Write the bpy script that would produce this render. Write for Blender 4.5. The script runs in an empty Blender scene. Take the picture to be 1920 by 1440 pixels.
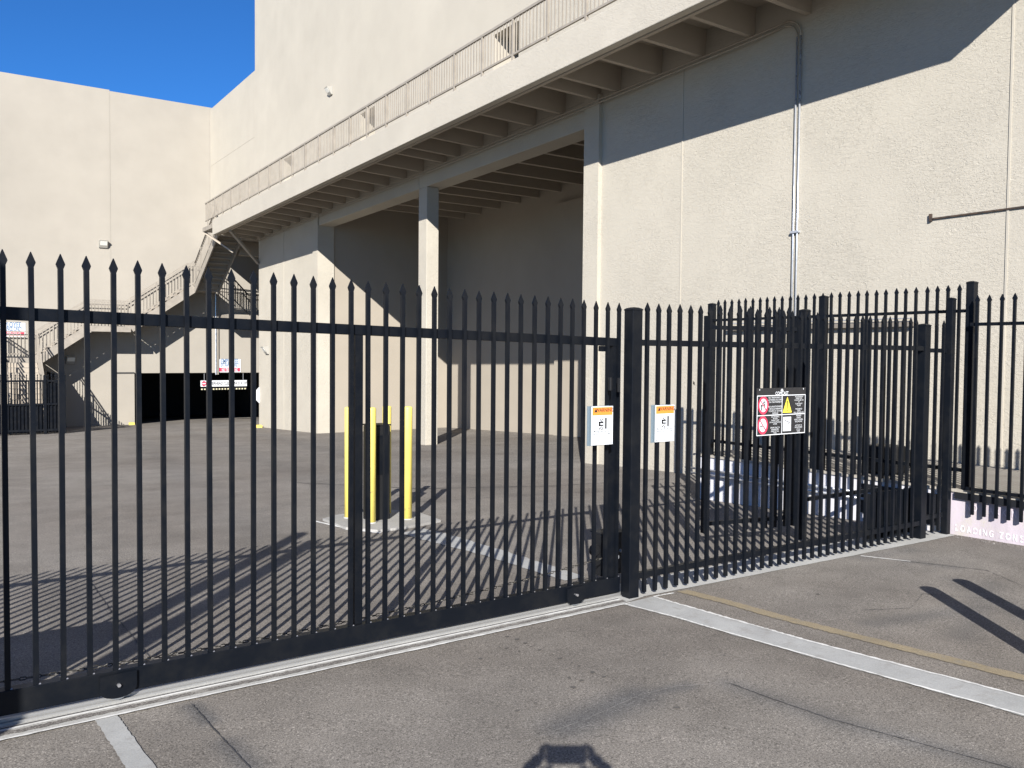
import bpy, math, random
from mathutils import Vector, Matrix
random.seed(7)
sc = bpy.context.scene
col = sc.collection
R = math.radians

# ------------------------------------------------------------------ camera, world, sun, exposure
YAW, PITCH, ROLL = R(34.1), R(2.0), R(0.5)
fw = Vector((math.sin(YAW)*math.cos(PITCH), math.cos(YAW)*math.cos(PITCH), -math.sin(PITCH)))
r0 = Vector((math.cos(YAW), -math.sin(YAW), 0)); u0 = r0.cross(fw)
rt = r0*math.cos(ROLL) + u0*math.sin(ROLL); up = -r0*math.sin(ROLL) + u0*math.cos(ROLL)
cd = bpy.data.cameras.new('camera'); cam = bpy.data.objects.new('camera', cd); col.objects.link(cam)
M = Matrix((rt, up, -fw)).transposed().to_4x4(); M.translation = Vector((0, 0, 1.65)); cam.matrix_world = M
cd.sensor_width = 36; cd.lens = 36*1590/1920; cd.clip_start = .03; cd.clip_end = 1000
sc.camera = cam
SAZ, SEL = R(38.0), R(25.7)
w = bpy.data.worlds.new('World'); sc.world = w; w.use_nodes = True
nt = w.node_tree; nt.nodes.clear()
sky = nt.nodes.new('ShaderNodeTexSky'); sky.sky_type = 'NISHITA'; sky.sun_disc = False
sky.sun_elevation = SEL; sky.sun_rotation = R(180+38.0)
sky.altitude = 1500; sky.air_density = 0.85; sky.dust_density = 0.1; sky.ozone_density = 4.0
hs = nt.nodes.new('ShaderNodeMix'); hs.data_type = 'RGBA'; hs.blend_type = 'MULTIPLY'; hs.inputs[0].default_value = 1
hs.inputs[7].default_value = (.36, .88, 1.36, 1)   # the deep desert blue of the photograph, the same all over the sky
bg = nt.nodes.new('ShaderNodeBackground'); bg.inputs['Strength'].default_value = 0.05
wo = nt.nodes.new('ShaderNodeOutputWorld')
nt.links.new(sky.outputs[0], hs.inputs[6]); nt.links.new(hs.outputs[2], bg.inputs[0]); nt.links.new(bg.outputs[0], wo.inputs[0])
sl = bpy.data.lights.new('sun', 'SUN'); sl.energy = 5.0; sl.angle = R(0.32); sl.color = (1.0, .955, .895)
so = bpy.data.objects.new('sun', sl); col.objects.link(so); so.location = (-20, -25, 30)
sd = Vector((math.sin(SAZ)*math.cos(SEL), math.cos(SAZ)*math.cos(SEL), -math.sin(SEL)))
so.rotation_euler = sd.to_track_quat('-Z', 'Y').to_euler()
vs = sc.view_settings; vs.view_transform = 'Standard'; vs.look = 'None'; vs.gamma = 1; vs.use_curve_mapping = False
vs.exposure = 1.17

# ------------------------------------------------------------------ materials
def mat(name, base, rough=.8, metal=0., spec=.5):
    m = bpy.data.materials.new(name); m.use_nodes = True
    b = m.node_tree.nodes['Principled BSDF']
    b.inputs['Base Color'].default_value = (*base, 1); b.inputs['Roughness'].default_value = rough
    b.inputs['Metallic'].default_value = metal
    b.inputs['Specular IOR Level'].default_value = spec
    return m
class NT:
    def __init__(s, m): s.t = m.node_tree; s.b = s.t.nodes['Principled BSDF']; s.pos = s.n('ShaderNodeNewGeometry').outputs['Position']
    def n(s, k): return s.t.nodes.new(k)
    def l(s, a, b): s.t.links.new(a, b)
    def scaled(s, v):
        mp = s.n('ShaderNodeMapping'); mp.inputs['Scale'].default_value = v; s.l(s.pos, mp.inputs[0]); return mp.outputs[0]
    def noise(s, sc_, det=3, rough=.5, vec=None, dist=0):
        n = s.n('ShaderNodeTexNoise'); n.inputs['Scale'].default_value = sc_; n.inputs['Detail'].default_value = det
        n.inputs['Roughness'].default_value = rough; n.inputs['Distortion'].default_value = dist
        s.l(vec or s.pos, n.inputs['Vector']); return n.outputs['Fac']
    def ramp(s, fac, stops):
        r = s.n('ShaderNodeValToRGB'); e = r.color_ramp.elements
        while len(e) < len(stops): e.new(.5)
        for i, (p, c) in enumerate(stops):
            e[i].position = p; e[i].color = (c, c, c, 1) if not isinstance(c, tuple) else (*c, 1)
        s.l(fac, r.inputs[0]); return r.outputs[0]
    def mul(s, a, b, f=1.):
        x = s.n('ShaderNodeMix'); x.data_type = 'RGBA'; x.blend_type = 'MULTIPLY'; x.inputs[0].default_value = f
        for v, i in ((a, 6), (b, 7)):
            if isinstance(v, tuple): x.inputs[i].default_value = (*v, 1)
            else: s.l(v, x.inputs[i])
        return x.outputs[2]
    def mix(s, a, b, fac):
        x = s.n('ShaderNodeMix'); x.data_type = 'RGBA'
        if isinstance(fac, float): x.inputs[0].default_value = fac
        else: s.l(fac, x.inputs[0])
        for v, i in ((a, 6), (b, 7)):
            if isinstance(v, tuple): x.inputs[i].default_value = (*v, 1)
            else: s.l(v, x.inputs[i])
        return x.outputs[2]
    def math(s, op, a, b=None):
        x = s.n('ShaderNodeMath'); x.operation = op
        for v, i in ((a, 0), (b, 1)):
            if v is None: continue
            if isinstance(v, (int, float)): x.inputs[i].default_value = v
            else: s.l(v, x.inputs[i])
        return x.outputs[0]
    def col(s, c): s.l(c, s.b.inputs['Base Color'])
    def bump(s, h, strength, dist):
        b = s.n('ShaderNodeBump'); b.inputs['Strength'].default_value = strength; b.inputs['Distance'].default_value = dist
        s.l(h, b.inputs['Height'])
        if s.b.inputs['Normal'].links: s.l(s.b.inputs['Normal'].links[0].from_socket, b.inputs['Normal'])
        s.l(b.outputs[0], s.b.inputs['Normal'])

def stucco(name, base, trowel=1.0):
    m = mat(name, base, .92, spec=.2); q = NT(m)
    big = q.noise(.22, 4, .6); mid = q.noise(1.6, 3); streak = q.noise(1, 4, .6, q.scaled((1.3, 1.3, .12)))
    c = q.mul(base, q.ramp(big, [(.3, .92), (.7, 1.05)]))
    c = q.mul(c, q.ramp(mid, [(.3, .97), (.7, 1.02)]))
    c = q.mul(c, q.ramp(streak, [(.25, .985), (.5, 1.0)]))
    q.col(c)
    fine = q.noise(26, 4, .6)
    tv = q.scaled((7.5, 7.5, 27))
    t1 = q.noise(1.0, 3, .55, tv, 1.2)
    t2 = q.noise(1.9, 2, .5, q.scaled((7, 7, 25)), .8)
    ridge = q.ramp(t1, [(.40, 0.), (.455, 1.), (.475, .55), (.60, .5), (.63, .95), (.66, .35)])
    ridge2 = q.ramp(t2, [(.45, 0.), (.50, .9), (.53, .4)])
    patch = q.ramp(q.noise(.9, 2), [(.35, .35), (.6, 1.)])
    h = q.math('MULTIPLY', q.math('ADD', ridge, q.math('MULTIPLY', ridge2, .6)), patch)
    q.bump(fine, .35*trowel+.1, .006)
    q.bump(h, .5*trowel, .010)
    return m
WALL = (.385, .358, .302)
M_wall = stucco('stucco_tan', WALL, 1.0)
M_wall_far = stucco('stucco_tan_smooth', (.38, .352, .297), .3)
M_wall_yard = stucco('stucco_far_building', (.285, .264, .228), .3)
M_bay = stucco('stucco_bay_shaded', (.285, .255, .21), .25)  # wall stucco darkened, the bay's shade put into the colour
M_under = stucco('painted_concrete_tan', (.33, .29, .238), .25)
M_fascia = stucco('fascia_stucco', (.39, .362, .308), .8)
M_dark = mat('garage_near_black', (.035, .035, .036), .95)  # near-black colour carries the darkness inside the garage

def asphalt():
    m = mat('asphalt_weathered', (.2, .19, .18), .9, spec=.25); q = NT(m)
    big = q.noise(.35, 4, .55); mid = q.noise(2.2, 4, .6); sp = q.noise(115, 2, .7); sp2 = q.noise(230, 1, .5); sp3 = q.noise(60, 2, .6)
    base = q.mix((.148, .133, .117), (.192, .178, .160), q.ramp(big, [(.35, 0.), (.65, 1.)]))
    c = q.mul(base, q.ramp(mid, [(.28, .78), (.72, 1.12)]))
    c = q.mul(c, q.ramp(sp, [(.34, .5), (.47, .97), (.60, 1.06), (.70, 1.75)]))
    c = q.mul(c, q.ramp(sp2, [(.3, .8), (.7, 1.22)]))
    c = q.mul(c, q.ramp(sp3, [(.25, .72), (.42, 1.), (.72, 1.1)]))
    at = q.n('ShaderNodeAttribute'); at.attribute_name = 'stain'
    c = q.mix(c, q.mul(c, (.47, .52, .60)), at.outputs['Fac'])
    q.col(c); q.bump(sp, .5, .004); q.bump(sp3, .3, .004)
    return m
M_asph = asphalt()
def concrete(name, base, grain=1.0, wear=None):
    m = mat(name, base, .88, spec=.3); q = NT(m)
    c = q.mul(base, q.ramp(q.noise(3.0, 5, .65), [(.3, .84), (.7, 1.08)]))
    c = q.mul(c, q.ramp(q.noise(140, 2, .6), [(.3, 1-.25*grain), (.7, 1+.18*grain)]))
    if wear: c = q.mix(c, wear, q.ramp(q.noise(11, 6, .75), [(.52, 0.), (.66, .8)]))
    q.col(c); q.bump(q.noise(120, 2, .6), .3*grain, .003)
    return m
M_conc = concrete('concrete_light', (.37, .37, .355), .8)
M_agg = concrete('exposed_aggregate', (.16, .15, .14), 3.0, (.28, .27, .25))
M_paintW = concrete('worn_white_paint', (.60, .60, .585), .5, (.38, .375, .36))
M_paintG = concrete('greyed_white_paint', (.32, .325, .32), .5, (.24, .235, .225))
M_paintY = concrete('faded_yellow_paint', (.235, .195, .13), 1.2, (.18, .165, .14))
M_curbY = concrete('yellow_curb_paint', (.62, .5, .12), .5)
M_crack = concrete('crack_filler', (.055, .055, .058), 1.)
M_oil = concrete('oil_stain', (.085, .08, .075), 1.)
def blackmetal():
    m = mat('black_powder_coat', (.005, .006, .008), .42, spec=.15); q = NT(m)
    dust = q.noise(6, 5, .7); f2 = q.noise(90, 2, .6)
    q.col(q.mix((.0035, .0048, .0075), (.0085, .0092, .0105), q.ramp(dust, [(.45, 0.), (.75, 1.)])))
    q.l(q.ramp(dust, [(.3, .36), (.7, .5)]), q.b.inputs['Roughness']); q.bump(f2, .12, .001)
    return m
M_blk = blackmetal()
M_blk2 = mat('black_plastic', (.008, .0085, .010), .5, spec=.3)
M_shield = mat('dark_steel_plate', (.009, .010, .013), .6, spec=.3)
M_tan = mat('tan_painted_steel', (.245, .22, .185), .6)
q = NT(M_tan); q.col(q.mul((.245, .22, .185), q.ramp(q.noise(5, 4), [(.3, .85), (.7, 1.1)])))
M_galv = mat('galvanised_conduit', (.50, .52, .55), .32, .6)
q = NT(M_galv); q.l(q.ramp(q.noise(9, 4), [(.3, .2), (.7, .42)]), q.b.inputs['Roughness'])
M_rust = mat('rusty_angle_iron', (.05, .035, .025), .8)
q = NT(M_rust); q.col(q.mix((.06, .038, .026), (.028, .02, .016), q.ramp(q.noise(14, 4), [(.4, 0.), (.6, 1.)])))
M_lamp = mat('fixture_glass', (.75, .75, .7), .2)
M_fix = mat('fixture_grey', (.30, .29, .26), .6)
def yellow():
    m = mat('yellow_bollard_paint', (.78, .62, .12), .45); q = NT(m)
    c = q.mul((.66, .55, .13), q.ramp(q.noise(4, 4, .7), [(.3, .88), (.6, 1.05)]))
    c = q.mix(c, (.22, .17, .09), q.ramp(q.noise(16, 6, .8), [(.60, 0.), (.68, .7)]))
    q.col(c); return m
M_yel = yellow()
def dockpaint(name, a, b):
    m = mat(name, a, .8, spec=.3); q = NT(m)
    c = q.mul(a, q.ramp(q.noise(1.2, 4, .6, q.scaled((3, 3, .6))), [(.3, .82), (.65, 1.07)]))
    c = q.mix(c, b, q.ramp(q.noise(3.2, 6, .75), [(.52, 0.), (.66, .75)]))
    c = q.mul(c, q.ramp(q.noise(60, 3, .8, q.scaled((1, 1, .5))), [(.30, .6), (.36, 1.)]))
    q.col(c); q.bump(q.noise(70, 3, .6), .35, .004); return m
M_dockW = dockpaint('chipped_white_paint', (.50, .50, .535), (.42, .395, .34))
M_dockP = dockpaint('faded_lilac_paint', (.44, .395, .435), (.42, .40, .345))
M_docktop = concrete('dock_concrete', (.34, .315, .27), .8)
M_signW = mat('sign_white', (.55, .57, .59), .5, spec=.2)
M_signB = mat('sign_black', (.018, .018, .02), .4)
M_signO = mat('sign_orange', (.75, .22, .035), .45)
M_signR = mat('sign_red', (.55, .04, .08), .45)
M_signY = mat('sign_yellow', (.82, .68, .06), .45)
M_signK = mat('sign_grey_text', (.06, .07, .08), .5)
M_signBlue = mat('sign_blue_text', (.03, .10, .22), .5)
M_alu = mat('sign_aluminium_edge', (.25, .32, .37), .35, .6)
M_skin = mat('skin', (.55, .34, .25), .6)
M_shirt = mat('grey_shirt', (.12, .13, .15), .9)

# ------------------------------------------------------------------ geometry helpers
class MB:
    def __init__(s): s.v = []; s.f = []
    def hexa(s, p):                       # 8 points: bottom ring of 4, top ring of 4
        o = len(s.v); s.v += [tuple(x) for x in p]
        s.f += [(o+3, o+2, o+1, o), (o+4, o+5, o+6, o+7)] + [(o+i, o+(i+1) % 4, o+4+(i+1) % 4, o+4+i) for i in range(4)]
        return s
    def box(s, a, b):
        x0, y0, z0 = a; x1, y1, z1 = b
        return s.hexa([(x0, y0, z0), (x1, y0, z0), (x1, y1, z0), (x0, y1, z0), (x0, y0, z1), (x1, y0, z1), (x1, y1, z1), (x0, y1, z1)])
    def ybox(s, x0, x1, y0, y1, zb, zt):  # box along y whose bottom and top follow functions of y
        return s.hexa([(x0, y0, zb(y0)), (x1, y0, zb(y0)), (x1, y1, zb(y1)), (x0, y1, zb(y1)),
                       (x0, y0, zt(y0)), (x1, y0, zt(y0)), (x1, y1, zt(y1)), (x0, y1, zt(y1))])
    def bar(s, p, q, w_, h_, upv=Vector((0, 0, 1))):
        p = Vector(p); q = Vector(q); d = (q-p).normalized()
        sx = d.cross(upv)
        if sx.length < 1e-4: sx = Vector((1, 0, 0))
        sx.normalize(); sy = sx.cross(d)
        A = [p+sx*a*w_/2+sy*b*h_/2 for a, b in ((-1, -1), (1, -1), (1, 1), (-1, 1))]
        B = [x+(q-p) for x in A]
        return s.hexa(A+B)
    def tube(s, pts, r, n=10, cap=True):
        pts = [Vector(p) for p in pts]; o = len(s.v); side = None
        for i, p in enumerate(pts):
            d = (pts[min(i+1, len(pts)-1)]-pts[max(i-1, 0)]).normalized()
            if side is None:
                side = d.cross(Vector((0, 0, 1)))
                if side.length < 1e-3: side = Vector((1, 0, 0))
            side = (side - d*side.dot(d)).normalized(); t = d.cross(side)
            rr = r[i] if isinstance(r, (list, tuple)) else r
            for k in range(n):
                a = 2*math.pi*k/n; s.v.append(tuple(p+side*math.cos(a)*rr+t*math.sin(a)*rr))
        for i in range(len(pts)-1):
            for k in range(n):
                a = o+i*n+k; b = o+i*n+(k+1) % n; s.f.append((a, b, b+n, a+n))
        if cap: s.f.append(tuple(o+k for k in range(n))[::-1]); s.f.append(tuple(o+(len(pts)-1)*n+k for k in range(n)))
        return s
    def poly(s, pts):
        o = len(s.v); s.v += [tuple(p) for p in pts]; s.f.append(tuple(range(o, o+len(pts)))); return s
    def mesh(s, name, m):
        me = bpy.data.meshes.new(name); me.from_pydata(s.v, [], s.f); me.materials.append(m); me.update(); return me
    def build(s, name, m, parent=None, loc=None, smooth=False, bev=0.):
        me = s.mesh(name, m); o = bpy.data.objects.new(name, me); col.objects.link(o)
        if loc is not None: o.location = loc
        if parent: o.parent = parent
        if smooth:
            for p in me.polygons: p.use_smooth = len(p.vertices) == 4
        if bev:
            b = o.modifiers.new('bevel', 'BEVEL'); b.width = bev; b.segments = 2; b.limit_method = 'ANGLE'
        return o
def inst(name, me, parent, loc, rot=None, scale=None):
    o = bpy.data.objects.new(name, me); col.objects.link(o); o.parent = parent; o.location = loc
    if rot: o.rotation_euler = rot
    if scale: o.scale = scale
    return o
def tag(o, label=None, cat=None, group=None, kind=None):
    if label: o['label'] = label
    if cat: o['category'] = cat
    if group: o['group'] = group
    if kind: o['kind'] = kind
    return o
def thing(name, label, cat, loc=(0, 0, 0), group=None):
    o = bpy.data.objects.new(name, None); col.objects.link(o); o.location = loc; o.empty_display_size = .2
    return tag(o, label, cat, group)
class P0:                                  # converts world coordinates to a thing's local frame
    pass
def local(o, p): return Vector(p) - o.location
def shift(mb, o):
    d = o.location; mb.v = [(a-d.x, b-d.y, c-d.z) for a, b, c in mb.v]; return mb
def part(mb, name, m, parent, **k): return shift(mb, parent).build(name, m, parent, **k)

def g(x, y):
    z = -.0415*(min(y, 60)-4.35) if y > 4.35 else -.02*(max(y, -60)-4.35)
    return z - .015*max(min(x-3.9, 0), -12)*max(0, 1-max(y-4.4, 0)/8)

# text turned into flat mesh; right/up give the plane the words lie on
def text(body, size, org, right, upv, nrm, align='CENTER', squeeze=1.):
    c = bpy.data.curves.new('t', 'FONT'); c.body = body; c.size = size; c.align_x = align; c.align_y = 'CENTER'; c.resolution_u = 3
    c.offset = size*(.018 if size > .03 else .004)
    o = bpy.data.objects.new('t', c); col.objects.link(o)
    dg = bpy.context.evaluated_depsgraph_get(); me = bpy.data.meshes.new_from_object(o.evaluated_get(dg))
    vs_ = [Vector(org)+Vector(right)*v.co.x*squeeze+Vector(upv)*v.co.y for v in me.vertices]; fs = [tuple(p.vertices) for p in me.polygons]
    bpy.data.objects.remove(o); bpy.data.curves.remove(c); bpy.data.meshes.remove(me)
    return vs_, fs
def addtext(mb, *a, **k):
    v, f = text(*a, **k); o = len(mb.v); mb.v += [tuple(x) for x in v]; mb.f += [tuple(i+o for i in t) for t in f]

# ------------------------------------------------------------------ ground
def lines(segs):
    out = []
    for a, b, n in segs: out += [a+(b-a)*i/n for i in range(n)]
    return out + [segs[-1][1]]
xs = lines([(-150, -30, 6), (-30, -2, 14), (-2, 0, 8), (0, 3.9, 130), (3.9, 7.8, 130), (7.8, 16, 20), (16, 40, 6), (40, 150, 5)])
ys = lines([(-150, -20, 5), (-20, 0, 10), (0, 1.4, 10), (1.4, 4.35, 100), (4.35, 4.4, 1), (4.4, 7.4, 60), (7.4, 12.4, 20), (12.4, 40, 28), (40, 60, 5), (60, 160, 4)])
def segd(px, py, a, b):
    ax, ay = a; bx, by = b; dx, dy = bx-ax, by-ay
    t = max(0, min(1, ((px-ax)*dx+(py-ay)*dy)/(dx*dx+dy*dy+1e-9))); return math.hypot(px-ax-t*dx, py-ay-t*dy)
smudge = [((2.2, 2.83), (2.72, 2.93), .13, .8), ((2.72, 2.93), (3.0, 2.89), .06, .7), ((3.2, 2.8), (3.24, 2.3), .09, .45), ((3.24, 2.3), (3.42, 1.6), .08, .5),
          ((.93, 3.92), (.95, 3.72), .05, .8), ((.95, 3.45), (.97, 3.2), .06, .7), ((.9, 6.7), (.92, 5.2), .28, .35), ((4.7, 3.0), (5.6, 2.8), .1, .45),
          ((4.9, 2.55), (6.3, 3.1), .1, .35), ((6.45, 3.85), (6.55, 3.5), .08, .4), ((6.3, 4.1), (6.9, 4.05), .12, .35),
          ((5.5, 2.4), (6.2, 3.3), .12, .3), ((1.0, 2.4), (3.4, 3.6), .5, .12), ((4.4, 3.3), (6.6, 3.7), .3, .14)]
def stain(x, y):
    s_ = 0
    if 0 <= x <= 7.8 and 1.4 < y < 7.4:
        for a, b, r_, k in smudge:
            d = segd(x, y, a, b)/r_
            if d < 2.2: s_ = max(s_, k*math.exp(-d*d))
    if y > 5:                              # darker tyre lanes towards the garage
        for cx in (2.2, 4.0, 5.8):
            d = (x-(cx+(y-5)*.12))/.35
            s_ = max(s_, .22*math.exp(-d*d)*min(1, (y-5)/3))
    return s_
mb = MB(); ny = len(ys)
for x in xs:
    for y in ys: mb.v.append((x, y, g(x, y)))
for i in range(len(xs)-1):
    for j in range(ny-1):
        a = i*ny+j; mb.f.append((a, a+ny, a+ny+1, a+1))
gr = mb.build('ground', M_asph, smooth=True); tag(gr, kind='structure')
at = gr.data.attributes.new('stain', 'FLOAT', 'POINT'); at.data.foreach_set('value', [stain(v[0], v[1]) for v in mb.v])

def ribbon(name, L, Rr, m, off, jitter=0., n=24, seed=1):
    rnd = random.Random(seed); mb_ = MB()
    def at_(P, t):
        k = t*(len(P)-1); i = min(int(k), len(P)-2); f = k-i
        return P[i][0]+(P[i+1][0]-P[i][0])*f, P[i][1]+(P[i+1][1]-P[i][1])*f
    for i in range(n+1):
        for P in (L, Rr):
            x, y = at_(P, i/n); x += rnd.uniform(-jitter, jitter); y += rnd.uniform(-jitter, jitter)
            mb_.v.append((x, y, g(x, y)+off))
    for i in range(n): a = 2*i; mb_.f.append((a, a+1, a+3, a+2))
    return tag(mb_.build(name, m), kind='structure')
fl = [(-3.5, 3.74), (.19, 3.955), (1.58, 4.035), (3.68, 4.165), (3.98, 4.235), (7.33, 4.16), (7.8, 4.16)]
ribbon('concrete_strip', fl, [(a, 4.345) for a, _ in fl], M_conc, .006, .003, 220)
ribbon('concrete_strip', [(a, 4.345) for a, _ in fl], [(a, 4.60) for a, _ in fl], M_conc, .0061, .0, 60)
gy = lambda x: 4.33+.0576*(x-3.84)
GX = [(-3.4), 0, 2, 3.78]
ribbon('painted_line', [(x, gy(x)-.172) for x in GX], [(x, gy(x)-.158) for x in GX], M_paintW, .0085, .003, 160, 4)
ribbon('aggregate_band', [(x, gy(x)-.125) for x in GX[1:]], [(x, gy(x)-.085) for x in GX[1:]], M_agg, .0083, .005, 160, 5)
ribbon('painted_line', [(x, gy(x)-.072) for x in GX], [(x, gy(x)-.052) for x in GX], M_paintW, .0085, .0015, 120, 6)
ribbon('joint_groove', [(x, gy(x)-.048) for x in GX], [(x, gy(x)-.040) for x in GX], M_crack, .0088, .0008, 120, 7)
tr = thing('gate_track', 'long thin steel guide track set in the concrete under the sliding gate', 'track', (0, 4.1, 0))
mb = MB()
for i in range(30):
    x0, x1 = -3.3+i*.24, -3.3+(i+1)*.24
    for dy, w_, h_ in ((-.012, .005, .016), (.004, .012, .030)):
        a, b = gy(x0)+dy, gy(x1)+dy
        mb.hexa([(x0, a, g(x0, a)), (x1, b, g(x1, b)), (x1, b+w_, g(x1, b)), (x0, a+w_, g(x0, a)),
                 (x0, a, g(x0, a)+h_), (x1, b, g(x1, b)+h_), (x1, b+w_, g(x1, b)+h_), (x0, a+w_, g(x0, a)+h_)])
part(mb, 'guide_rail', mat('worn_steel', (.42, .42, .41), .4, .7), tr)
# painted stripes
sL = [(3.72, 4.17), (3.79, 3.75), (3.81, 3.46), (3.89, 2.71), (4.0, 1.8), (4.2, .2)]
sR = [(4.03, 4.20), (4.04, 3.95), (4.075, 3.4), (4.10, 3.0), (4.24, 1.91), (4.47, .2)]
ribbon('painted_stripe', sL, sR, M_paintG, .0045, .006, 110, 8)
ribbon('painted_line', sL, [(a+.016, b) for a, b in sL], M_paintW, .0075, .004, 160, 9)
ribbon('painted_line', [(a-.018, b) for a, b in sR], sR, M_paintW, .0075, .006, 130, 10)
ribbon('painted_line', [(4.03, 4.20), (4.2, 4.19)], [(4.03, 4.185), (4.2, 4.172)], M_paintW, .0075, .003, 16, 11)
yl = [(4.25, 4.20), (4.285, 3.84), (4.295, 3.41), (4.33, 3.03), (4.44, 2.07), (4.65, .2)]
ribbon('yellow_stripe', yl, [(a+.095, b) for a, b in yl], M_paintY, .0045, .006, 140, 12)
ribbon('painted_stripe', [(.54, 3.985), (.572, 3.43), (.65, 2.0)], [(.63, 3.99), (.662, 3.43), (.74, 2.0)], M_paintG, .0045, .003, 60, 13)
ribbon('painted_stripe', [(3.77, 7.5), (3.77, 7.08), (3.84, 6.14), (3.82, 4.92)], [(4.08, 7.6), (4.11, 7.2), (4.09, 6.14), (4.02, 4.92)], M_paintG, .0045, .01, 60, 14)
ribbon('painted_line', [(6.30, 4.15), (6.37, 3.98), (6.45, 3.8)], [(6.325, 4.15), (6.395, 3.98), (6.465, 3.8)], M_paintW, .0045, .002, 30, 15)
ribbon('painted_line', [(3.34, 8.78), (3.45, 7.95), (3.60, 7.62)], [(3.38, 8.78), (3.49, 7.97), (3.63, 7.65)], M_paintW, .0045, .003, 30, 15)
def crack(pts, w_, m=M_crack, seed=3, n=60):
    ribbon('pavement_crack', pts, [(a+w_, b+w_*.7) for a, b in pts], m, .0045, w_*.45, n, seed)
crack([(.93, 3.93), (.94, 3.6), (.96, 3.19), (.98, 2.5)], .005, seed=21)
crack([(.92, 6.9), (.90, 5.87), (.91, 4.62)], .006, seed=22)
crack([(1.91, 2.79), (2.33, 2.84), (2.72, 2.92), (2.95, 2.91), (3.08, 2.85)], .004, concrete('crack_dust', (.24, .23, .22)), 23)
crack([(3.2, 2.79), (3.21, 2.57), (3.24, 2.25), (3.32, 1.95), (3.44, 1.5)], .006, seed=24)
crack([(6.42, 3.85), (6.53, 3.6), (6.65, 3.3), (6.38, 2.9)], .006, seed=25)
crack([(4.9, 3.2), (5.2, 3.05), (5.6, 3.2), (5.9, 2.8)], .004, seed=26)
crack([(4.5, 12.5), (5.6, 10.6), (7.2, 9.6), (9.0, 9.2)], .02, seed=27)
crack([(3.9, 9.8), (5.2, 9.3), (6.6, 9.0), (7.6, 8.6)], .012, seed=28)
mb = MB(); rnd = random.Random(5)
sp = [(2.69, 4.0), (2.71, 3.93), (2.71, 3.85), (2.70, 3.78), (2.71, 3.71), (2.72, 3.6), (2.72, 3.54), (2.73, 3.45), (2.73, 3.39), (2.73, 3.28), (2.74, 3.2), (2.75, 3.14), (2.58, 3.28), (2.61, 3.22),
      (2.52, 3.17), (2.25, 3.11), (2.13, 3.08), (2.76, 2.72), (2.77, 2.44), (2.55, 3.87), (2.57, 3.83), (2.6, 3.75), (2.36, 3.76), (2.4, 3.98), (3.5, 3.1), (3.3, 2.9), (5.0, 3.6), (5.5, 3.75), (4.8, 3.9)]
for x, y in sp:
    r_ = rnd.uniform(.006, .017); k = 9
    mb.poly([(x+math.cos(t*2*math.pi/k)*r_*rnd.uniform(.6, 1.25), y+math.sin(t*2*math.pi/k)*r_*rnd.uniform(.6, 1.2), g(x, y)+.0045) for t in range(k)])
tag(mb.build('oil_spots', M_oil), kind='stuff')
mb = MB(); rnd = random.Random(31)
for i in range(900):
    x = rnd.uniform(.3, 7.6); y = rnd.uniform(1.9, 4.3) if i % 3 else gy(min(x, 3.7))-abs(rnd.gauss(0, .09))-.03
    r_ = rnd.uniform(.0015, .0042); z = g(x, y)+.004
    vv = [(x+r_*rnd.uniform(-1, 1), y+r_*rnd.uniform(-1, 1), z+r_*rnd.uniform(-.2, 1)) for _ in range(4)]
    o = len(mb.v); mb.v += vv; mb.f += [(o, o+1, o+2), (o, o+1, o+3), (o+1, o+2, o+3), (o, o+2, o+3)]
tag(mb.build('loose_grit', M_agg), kind='stuff')
# concrete pad of the bollards
mb = MB(); pp = [(3.42, 8.05), (3.62, 7.70), (3.95, 7.72), (4.42, 7.86), (4.50, 8.50), (4.30, 8.95), (3.70, 8.93), (3.45, 8.75)]
top = [(x, y, g(x, y)+.025) for x, y in pp]; bot = [(x, y, g(x, y)-.05) for x, y in pp]; n = len(pp)
mb.v = bot+top; mb.f = [tuple(range(n, 2*n))]+[(i, (i+1) % n, n+(i+1) % n, n+i) for i in range(n)]
tag(mb.build('concrete_pad', concrete('pad_concrete', (.30, .295, .28), 1.)), kind='structure')

# ------------------------------------------------------------------ main building
FB = lambda y: 6.366-.0163*y               # fascia underside
FT = lambda y: 6.916-.0163*y               # fascia top
JN = lambda y: 6.47-.0205*y                # where the deck meets the wall
HR = lambda y: 7.665-.0155*y               # handrail
DT = lambda y: 8.6-.0145*y                 # door heads
BM = lambda y: 5.94-.0145*y                # bay lintel underside
low = lambda y: -2.6
mbld = thing('main_building', 'tall tan stucco building with a raised walkway and an open loading bay', 'building', (9.8, 12, -.35))
Y0, YB0, YB1, Y1 = -9, 12.10, 25.20, 31.54
midz = lambda y: 6.45-.0163*y
part(MB().ybox(9.8, 10.3, Y0, 11.69, low, midz), 'wall', M_wall, mbld)
part(MB().ybox(9.72, 10.3, 11.69, YB0, low, midz), 'pilaster', M_wall, mbld)
part(MB().ybox(9.76, 10.3, YB1, 25.62, low, midz), 'pilaster', M_wall, mbld)
part(MB().ybox(9.8, 10.3, 25.62, 31.12, low, midz), 'wall', M_wall, mbld)
part(MB().ybox(9.8, 10.28, YB0+.003, 18.60, BM, midz), 'lintel_beam', M_wall, mbld, bev=.01)
part(MB().ybox(9.8, 10.28, 18.615, YB1-.003, BM, midz), 'lintel_beam', M_wall, mbld, bev=.01)
part(MB().ybox(9.80, 10.13, 18.20, 18.62, low, lambda y: BM(y)-.002), 'column', M_wall, mbld, bev=.012)
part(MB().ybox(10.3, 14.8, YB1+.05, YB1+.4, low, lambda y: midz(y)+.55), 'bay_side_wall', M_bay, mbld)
part(MB().ybox(10.3, 14.8, YB0-.4, YB0-.05, low, lambda y: midz(y)+.55), 'bay_side_wall', M_bay, mbld)
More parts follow.
